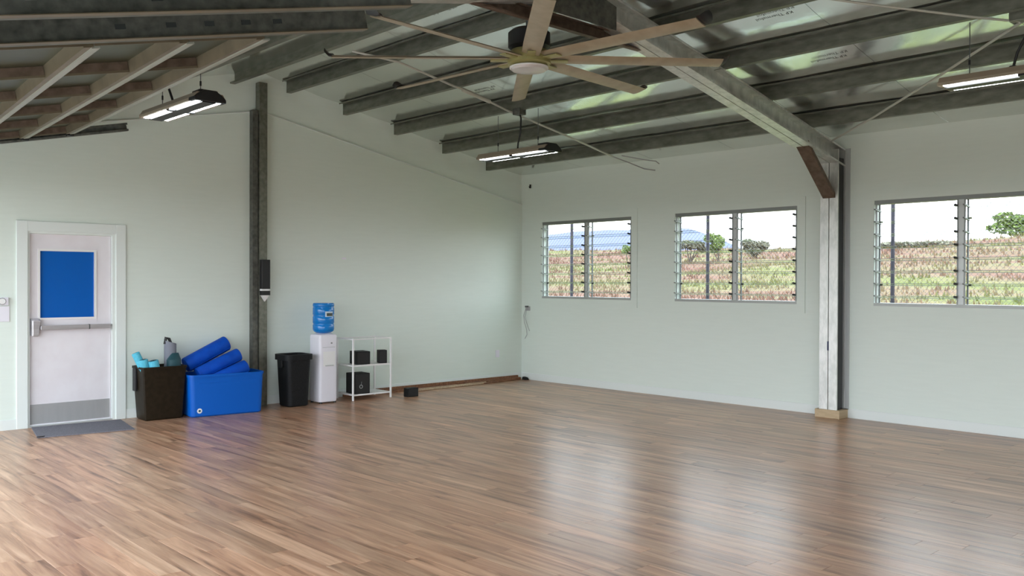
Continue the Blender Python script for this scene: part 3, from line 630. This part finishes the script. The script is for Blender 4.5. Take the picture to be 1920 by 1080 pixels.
# ------------------------------------------------------------------ louvre windows
clip_me = {}
def louvre_window(i, x0, x1):
    w = empty('window_%d' % (i + 1), ((x0 + x1) / 2, .05, WZ0)); tag(w, ['louvre window nearest the corner', 'louvre window left of the column', 'louvre window right of the column'][i], kind='structure')
    t_ = .11; tr_ = MB()
    tr_.box((x0 - t_, -.014, WZ0 - t_), (x1 + t_, 0, WZ0)).box((x0 - t_, -.014, WZ1), (x1 + t_, 0, WZ1 + t_)).box((x0 - t_, -.014, WZ0), (x0, 0, WZ1)).box((x1, -.014, WZ0), (x1 + t_, 0, WZ1))
    tr_.build('casing', 'wall', w)
    xm = (x0 + x1) / 2 + .03
    bx('head', (x0, .0, WZ1 - .045), (x1, .11, WZ1), 'alu', w); bx('sill', (x0, -.012, WZ0), (x1, .12, WZ0 + .035), 'alu_sill', w)
    bx('mullion', (xm - .028, .0, WZ0 + .035), (xm + .028, .035, WZ1 - .045), 'alu_lt', w)
    bays = ((x0 + .012, xm - .03), (xm + .03, x1 - .012))
    for a, c in bays:
        for xx, mtl in ((a, 'alu'), (c - .014, 'alu')):
            bx('stile', (xx, -.002, WZ0 + .035), (xx + .014, .012, WZ1 - .045), mtl, w); bx('stile', (xx, .085, WZ0 + .035), (xx + .014, .105, WZ1 - .045), 'alu_dark', w)
        for zz in (.2, .93): bx('latch', (a + .012, .07, WZ0 + .035 + zz), (a + .05, .085, WZ0 + .035 + zz + .02), 'black', w)
        n_ = 8; pit = (WZ1 - WZ0 - .08) / n_; tl = math.radians(8)
        for k in range(n_):
            zc = WZ0 + .035 + pit * (k + .5); dv = Vector((0, math.cos(tl), -math.sin(tl))); nv = Vector((0, math.sin(tl), math.cos(tl)))
            ctr = Vector((0, .03, zc)); hd = .076
            def slat(xa, xb, d0, d1, th):
                return MB().hexa([Vector((x, 0, 0)) + ctr + dv * d + nv * q for q in (-th / 2, th / 2) for x, d in ((xa, d0), (xb, d0), (xb, d1), (xa, d1))])
            g = slat(a + .016, c - .016, -hd, hd, .006).build('louvre_blade', 'glass', w)
            g.data.materials.append(MT['glass_edge'])
            for pl in g.data.polygons:
                if abs(pl.normal.dot(dv)) > .9: pl.material_index = 1
            slat(a + .004, a + .026, -hd - .012, hd * .9, .013).build('clip', 'alu', g)
            slat(c - .026, c - .004, -hd - .012, -hd + .035, .022).build('clip', 'black', g); slat(c - .024, c - .004, -hd + .035, hd * .9, .012).build('clip', 'alu', g)
    return w
for i, (a, c) in enumerate(WIN): louvre_window(i, a, c)

# ------------------------------------------------------------------ things along the end wall
# door mat
mt = empty('door_mat', (.45, -6.97, 0)); tag(mt, 'grey door mat lying askew before the exit door', 'door mat')
c4 = [(.03, -7.37), (.10, -6.46), (.865, -6.58), (.745, -7.50)]
MB().hexa([(x, y, 0.001) for x, y in c4] + [(x, y, .012) for x, y in c4]).build('pile', 'carpet', mt)
e = MB(); c5 = [(c4[3][0] - .035, c4[3][1] + .012), (c4[3][0] - .004, c4[3][1] + .07), (c4[3][0] + .012, c4[3][1] + .05), (c4[3][0] + .010, c4[3][1] - .012)]
MB().hexa([(x, y, .0125) for x, y in c5] + [(x, y, .019) for x, y in c5]).build('curled_corner', 'black', mt)

def tapered(name, cx, cy, w0, d0, w1, d1, h, r, rot, material, wall=.008, floor=.02, parent=None, z=0, seg=5, mid=None):
    """open-top tapered tub: w along x, d along y"""
    R_ = Matrix.Rotation(rot, 4, 'Z')
    def ring(w, d, zz, rr): return [Vector((cx, cy, z)) + R_ @ Vector((a, c, zz)) for a, c in rrect(w, d, rr, seg)]
    rings = [ring(w0 - .03, d0 - .03, 0, r * .8), ring(w0, d0, .015, r), ring(w1, d1, h, r), ring(w1 - 2 * wall, d1 - 2 * wall, h, r * .95), ring(w0 - 2 * wall, d0 - 2 * wall, floor, r * .9)]
    return MB().loft(rings).build(name, material, parent, smooth=True)
def rim(name, cx, cy, w, d, z0, z1, r, out, rot, material, parent, seg=5, inn=.006):
    R_ = Matrix.Rotation(rot, 4, 'Z')
    def ring(g, zz): return [Vector((cx, cy, 0)) + R_ @ Vector((a, c, zz)) for a, c in rrect(w + 2 * g, d + 2 * g, max(.004, r + g), seg)]
    rings = [ring(-inn, z0), ring(out, z0), ring(out, z1), ring(-inn, z1)]; rings.append(rings[0])
    return MB().loft(rings, False, False).build(name, material, parent, smooth=True)
# brown bin
bn = empty('storage_bin', (.24, -6.05, 0)); tag(bn, 'dark brown tapered bin holding cyan rolls beside the door', 'bin')
tapered('body', .235, -6.065, .30, .43, .36, .50, .61, .02, math.radians(-2), 'brown_bin', parent=bn)
rim('rim', .235, -6.065, .36, .50, .590, .615, .02, .008, math.radians(-2), 'brown_bin', bn)
bx('handle', (.12, -6.335, .33), (.20, -6.305, .60), 'black', bn, bevel=.008)
def roll(name, p0, p1, r, material, label, cat, group=None, cap=None, parent=None):
    """rolled foam: cylinder with rounded ends and a spiral groove on each end"""
    p0 = Vector(p0); p1 = Vector(p1); d = (p1 - p0).normalized(); root = empty(name, tuple(p0)); tag(root, label, cat, group)
    e_ = r * .18
    MB().tube([p0, p0 + d * e_ * .3, p0 + d * e_, p1 - d * e_, p1 - d * e_ * .3, p1], [r * .82, r * .95, r, r, r * .95, r * .82], 28).build('core_roll', material, root, smooth=True)
    a = d.cross(Vector((0, 0, 1))).normalized(); c = a.cross(d)
    sp = [p1 + d * .001 + (a * math.cos(t * .45) + c * math.sin(t * .45)) * (r * .12 + r * .62 * t / 40.) for t in range(41)]
    MB().tube(sp, r * .035, 5).build('spiral_seam', cap or material, root, smooth=True)
    fl0 = p0 + d * e_ + (a * .6 - c * .8) * r; fl1 = p1 - d * e_ + (a * .6 - c * .8) * r
    MB().bar(fl0, fl1, (a * .6 - c * .8), r * .5, r * .06).build('outer_flap', material, root)
    return root
roll('foam_roll', (.30, -6.235, .50), (.24, -6.345, .775), .045, 'cyan', 'cyan foam roll leaning left out of the brown bin', 'foam roll', 'cyan rolls in the brown bin', 'teal')
roll('foam_roll', (.32, -6.24, .42), (.315, -6.285, .70), .052, 'cyan', 'cyan foam roll in the middle of the three in the brown bin', 'foam roll', 'cyan rolls in the brown bin', 'teal')
roll('foam_roll', (.34, -6.13, .42), (.345, -6.185, .685), .060, 'cyan', 'rightmost thick cyan foam roll in the brown bin', 'foam roll', 'cyan rolls in the brown bin', 'teal')
# grey mat: open curl standing in the bin
gm_ = empty('yoga_mat', (.22, -5.93, .3)); tag(gm_, 'grey yoga mat curled and standing in the brown bin', 'yoga mat')
def curl(cx, cy, z0, z1f, r0, turns, th, material, name, parent, a0=0):
    mb = MB(); N_ = 40; ring = []
    for i in range(N_ + 1):
        t = i / N_; a = a0 + t * turns * 2 * math.pi; r = r0 * (1 - .35 * t); ring.append((cx + r * math.cos(a), cy + r * math.sin(a), cx + (r - th) * math.cos(a), cy + (r - th) * math.sin(a), z1f(t)))
    q = []
    for x, y, xi, yi, z1 in ring: q += [(x, y, z0), (xi, yi, z0), (xi, yi, z1), (x, y, z1)]
    f = [(i * 4 + k, i * 4 + (k + 1) % 4, i * 4 + 4 + (k + 1) % 4, i * 4 + 4 + k) for i in range(N_) for k in range(4)] + [(0, 1, 2, 3), (N_ * 4, N_ * 4 + 3, N_ * 4 + 2, N_ * 4 + 1)]
    return mb.poly(q, f).build(name, material, parent, smooth=True)
curl(.22, -5.93, .3, lambda t: .925 - .10 * min(1, t * 1.6), .075, 1.5, .008, 'grey_mat', 'sheet', gm_, math.radians(200))
MB().tube([(.225, -6.0, .86), (.22, -5.985, .935), (.225, -5.95, .92), (.23, -5.925, .85)], .018, 8).build('dark_edge', 'black', gm_, smooth=True)
tl_ = MB().loft([[(.30 + .06 * math.cos(a), -5.925 + .085 * math.sin(a), z) for a in [i * math.pi / 6 for i in range(12)]] for z in (.42, .6, .68)] + [[(.28 + .02 * math.cos(a), -5.90 + .04 * math.sin(a), .755) for a in [i * math.pi / 6 for i in range(12)]]]).build('foam_block', 'teal', smooth=True); tag(tl_, 'dark teal foam wedge in the brown bin before the grey mat', 'foam block')
# blue tote
rt = math.radians(-6.5)
tb = empty('storage_tote', (.30, -5.36, 0)); tag(tb, 'big blue plastic tote full of blue rolled mats', 'tote')
tapered('body', .315, -5.345, .43, .86, .455, .90, .49, .06, rt, 'blue', parent=tb)
rim('rim', .315, -5.345, .46, .90, .470, .498, .06, .007, rt, 'blue', tb)
Rt = Matrix.Translation((.315, -5.345, 0)) @ Matrix.Rotation(rt, 4, 'Z')
MB().box((.214, -.34, .395), (.2275, .34, .402)).build('shoulder_line', 'blue', tb, xf=Rt)
MB().prism([(.030 * math.cos(i * math.pi / 10), .030 * math.sin(i * math.pi / 10)) for i in range(20)], (.2135, -.33, .075), (0, 1, 0), (.025, 0, 1), (1, 0, 0), .005).build('round_badge', 'white_metal', tb, xf=Rt)
MB().prism([(.013 * math.cos(i * math.pi / 8), .013 * math.sin(i * math.pi / 8)) for i in range(16)], (.2175, -.33, .075), (0, 1, 0), (.025, 0, 1), (1, 0, 0), .003).build('badge_centre', 'teal', tb, xf=Rt)
roll('rolled_mat', (.175, -5.735, .59), (.175, -5.21, .84), .090, 'blue_foam', 'blue rolled mat lying on top of the blue tote, uppermost', 'rolled mat', 'blue mats in the tote', 'blue_foam')
roll('rolled_mat', (.315, -5.65, .485), (.315, -5.12, .70), .080, 'blue_foam', 'middle blue rolled mat slanting out of the tote', 'rolled mat', 'blue mats in the tote', 'blue_foam')
roll('rolled_mat', (.43, -5.55, .385), (.43, -5.08, .56), .083, 'blue_foam', 'lowest blue rolled mat at the front of the tote', 'rolled mat', 'blue mats in the tote', 'blue_foam')
# trash can
tc_ = empty('trash_can', (.32, -4.37, 0)); tag(tc_, 'black plastic trash can between the tote and the water cooler', 'trash can')
tapered('body', .325, -4.375, .29, .29, .335, .345, .645, .06, 0, 'black_rough', parent=tc_)
rim('rim', .325, -4.375, .33, .34, .595, .665, .06, .028, 0, 'black_rough', tc_)
for s in (-1, 1): bx('handle', (.27, -4.375 + s * .185 - .02, .50), (.38, -4.375 + s * .185 + .02, .60), 'black_rough', tc_, bevel=.012)
# water cooler
wc_ = empty('water_cooler', (.32, -3.935, 0)); tag(wc_, 'white floor-standing water cooler', 'water cooler')
R0 = rrect(.27, .27, .035, 4)
MB().loft([[(.32 + a * s, -3.935 + c * s, z) for a, c in R0] for z, s in ((.02, .94), (.03, .98), (.06, 1), (.86, 1), (.885, .98), (.90, .92))]).build('cabinet', 'white_pl', wc_, smooth=True)
for a, c in ((.21, -4.04), (.43, -4.04), (.43, -3.83), (.21, -3.83)): MB().tube([(a, c, 0), (a, c, .022)], .018, 10).build('foot', 'black', wc_)
pn = bx('tap_recess', (.4555, -4.02, .49), (.459, -3.84, .68), 'white_metal', wc_, bevel=.0012)
bx('drip_tray', (.459, -3.99, .49), (.475, -3.87, .505), 'alu_lt', wc_, bevel=.003)
MB().tube([(.459, -3.90, .79), (.475, -3.90, .79)], .009, 10).build('indicator', 'alu', wc_)
bx('front_seam', (.4553, -4.03, .735), (.4563, -3.84, .738), 'alu', wc_)
MB().lathe([(.03, 0), (.10, 0), (.115, .01), (.10, .02), (.03, .02)], (.32, -3.935, .895), 28).build('bottle_collar', 'white_pl', wc_, smooth=True)
bt = empty('water_bottle', (.32, -3.935, .91)); tag(bt, 'blue water bottle turned upside down on the cooler', 'water bottle')
MB().lathe([(.03, .002), (.05, .004), (.10, .012), (.132, .035), (.140, .06), (.140, .11), (.134, .12), (.134, .135), (.140, .145), (.140, .22), (.134, .23), (.134, .245), (.140, .255), (.140, .335), (.134, .345), (.134, .355), (.140, .365), (.140, .385), (.130, .402), (.05, .405)], (.32, -3.935, .912), 40).build('body', 'bottle', bt, smooth=True)
for nm, mtl, r, a0, a1, z0, z1 in (('label', 'label', .1415, -12, 36, 1.135, 1.205), ('label_picture', 'label_dark', .1425, -4, 34, 1.145, 1.185)):
    q = []; n_ = 12
    for i in range(n_ + 1):
        a = math.radians(a0 + (a1 - a0) * i / n_ - 10)
        for rr, zz in ((r, z0), (r, z1), (r - .001, z1), (r - .001, z0)): q.append((.32 + rr * math.cos(a), -3.935 + rr * math.sin(a), zz))
    MB().poly(q, [(i * 4 + k, i * 4 + (k + 1) % 4, i * 4 + 4 + (k + 1) % 4, i * 4 + 4 + k) for i in range(n_) for k in range(4)]).build(nm, mtl, bt)
# shelf
sh = empty('shelf_rack', (.3, -3.28, 0)); tag(sh, 'white metal shelf rack holding black speakers', 'shelf')
X0, X1, Y0, Y1 = .10, .49, -3.585, -2.975
for x in (X0, X1):
    for y in (Y0, Y1): bx('leg', (x - .011, y - .011, 0), (x + .011, y + .011, .835), 'white_metal', sh, bevel=.003)
for z in (.085, .475):
    s_ = MB().box((X0 + .011, Y0 + .011, z - .02), (X1 - .011, Y0 + .019, z)).box((X0 + .011, Y1 - .019, z - .02), (X1 - .011, Y1 - .011, z)).box((X0 - .004, Y0 + .011, z - .02), (X0 + .004, Y1 - .011, z)).box((X1 - .004, Y0 + .011, z - .02), (X1 + .004, Y1 - .011, z)).build('shelf_frame', 'white_metal', sh)
    bx('shelf_board', (X0 + .004, Y0 + .02, z - .006), (X1 - .004, Y1 - .02, z), 'white_metal', s_)
MB().box((X0 - .006, Y0 + .011, .815), (X0 + .006, Y1 - .011, .83)).box((X1 - .006, Y0 + .011, .815), (X1 + .006, Y1 - .011, .83)).box((X0 + .011, Y0 - .006, .815), (X1 - .011, Y0 + .006, .83)).box((X0 + .011, Y1 - .006, .815), (X1 - .011, Y1 + .006, .83)).build('top_rail', 'white_metal', sh)
# speakers: corner, rotation, size
def speaker(px, py, pz, w, d, h, rot, label, badge=None, cat='speaker'):
    r = empty('speaker', (px, py, pz)); tag(r, label, cat, 'black speakers')
    X = Matrix.Translation((px, py, pz)) @ Matrix.Rotation(rot, 4, 'Z')
    bx('cabinet', (-w, 0, 0), (0, d, h), 'black_rough', r, bevel=.006, xf=X)
    bx('grille', (.0, .012, .012), (.004, d - .012, h - .012), 'black', r, xf=X)
    if badge == 'ring':
        t_ = [X @ Vector((.006, d * .42 + .022 * math.cos(a), h * .36 + .022 * math.sin(a))) for a in [i * 2 * math.pi / 20 for i in range(21)]]
        MB().tube(t_, .003, 6).build('emblem', 'alu_lt', r)
        MB().tube([X @ Vector((.006, d * .42, h * .36 + .02)), X @ Vector((.006, d * .46, h * .6))], .003, 5).build('emblem_mark', 'alu', r)
    if badge == 'bar': MB().box((-w * .55, -.003, h * .35), (-w * .5, 0, h * .55)).build('emblem', 'alu', r, xf=X)
    return r
speaker(.425, -3.487, .475, .24, .20, .175, math.radians(-10), 'wide black speaker on the upper shelf behind the front leg', 'bar')
speaker(.475, -3.555, .085, .245, .235, .275, math.radians(-6), 'largest black speaker on the bottom shelf with pale emblem', 'ring')
speaker(.44, -3.135, .475, .12, .115, .18, math.radians(-20), 'small black speaker at the right end of the upper shelf')
fs = speaker(.665, -2.805, 0, .11, .175, .122, math.radians(-2), 'small black speaker box on the floor right of the shelf')
# wood and rods on the floor by the wall
def stick(name, p0, p1, w, h, material, label, cat, rnd=False):
    if rnd: o = MB().tube([p0, p1], w / 2, 10).build(name, material, smooth=True)
    else: o = MB().bar(p0, p1, (0, 0, 1), w, h).build(name, material, bevel=.002)
    return tag(o, label, cat, 'lengths of wood along the end wall')
stick('board', (.035, -3.45, .0375), (.035, -.12, .0375), .03, .07, 'wood', 'long brown board on edge against the end wall', 'board')
stick('board', (.085, -2.95, .0135), (.075, -1.45, .0135), .06, .025, 'wood', 'flat brown board lying just in front of the one on edge, near end', 'board')
stick('board', (.085, -1.30, .02), (.07, -.10, .02), .05, .038, 'wood', 'thicker brown board lying near the corner', 'board')
stick('rod', (.16, -2.35, .016), (.13, -.9, .016), .03, .03, 'wood_lt', 'pale round wooden rod in front of the brown boards', 'rod', True)
stick('rod', (.23, -2.5, .011), (.185, -1.0, .011), .022, .022, 'wood_lt', 'outermost pale thin rod lying furthest from the end wall', 'rod', True)
stick('rod', (.18, -1.25, .012), (.12, -.25, .012), .022, .022, 'wood', 'short brown round rod ending close to the corner', 'rod', True)
o = MB().loft([[(.10, -.09, 0), (.20, -.11, 0), (.22, -.03, 0), (.11, -.02, 0)], [(.11, -.085, .05), (.18, -.10, .045), (.19, -.04, .04), (.12, -.03, .05)]]).build('wood_offcut', 'black_rough', bevel=.006); tag(o, 'small dark block in the corner at the end of the boards', 'offcut', 'lengths of wood along the end wall')

# ------------------------------------------------------------------ wall fittings
sw = empty('wall_switch', (.0, -7.63, 1.16)); tag(sw, 'white wall box with round dial left of the door', 'switch')
bx('upper_box', (0, -7.70, 1.335), (.03, -7.588, 1.42), 'white_pl', sw, bevel=.005)
MB().prism([(.03 * math.cos(i * math.pi / 12), .03 * math.sin(i * math.pi / 12)) for i in range(24)], (.03, -7.65, 1.378), (0, 1, 0), (0, 0, 1), (1, 0, 0), .012).build('dial', 'white_metal', sw)
MB().tube([(.032, -7.65 + .034 * math.cos(a), 1.378 + .034 * math.sin(a)) for a in [i * math.pi / 12 for i in range(25)]], .003, 5).build('dial_ring', 'alu', sw)
bx('cover_plate', (0, -7.70, 1.16), (.008, -7.575, 1.325), 'white_pl', sw, bevel=.002)
ob = empty('cable_outlet', (.16, 0, 1.15)); tag(ob, 'small grey outlet with hanging cables beside the corner', 'outlet')
bx('box', (.125, -.04, 1.13), (.205, 0, 1.20), 'cable', ob, bevel=.006); bx('plug', (.15, -.075, 1.185), (.20, -.035, 1.21), 'alu_dark', ob, bevel=.004)
MB().tube([(.14, -.045, 1.15), (.10, -.05, 1.05), (.12, -.05, .93), (.17, -.05, .82), (.17, -.04, .74), (.11, -.03, .67)], .005, 6).build('cable', 'cable', ob, smooth=True)
MB().tube([(.16, -.045, 1.13), (.13, -.05, 1.02), (.20, -.05, .87), (.235, -.045, .80)], .0045, 6).build('cable', 'cable', ob, smooth=True)
o = bx('wall_outlet', (0, -.58, .385), (.008, -.50, .50), 'white_pl', bevel=.002); tag(o, 'white outlet plate low on the end wall near the corner', 'outlet')
hk = empty('wall_hook', (.2, 0, 3.15)); tag(hk, 'tiny black hook high on the window wall by the corner', 'hook')
bx('plate', (.185, -.014, 3.13), (.215, 0, 3.19), 'black', hk); MB().tube([(.2, -.012, 3.15), (.2, -.03, 3.14), (.2, -.034, 3.16)], .006, 6).build('peg', 'black', hk)
o = bx('wall_patch', (0, -3.45, 1.905), (.0015, -3.385, 1.93), 'white_pl'); tag(o, 'small pale patch on the end wall above the water cooler', 'patch')
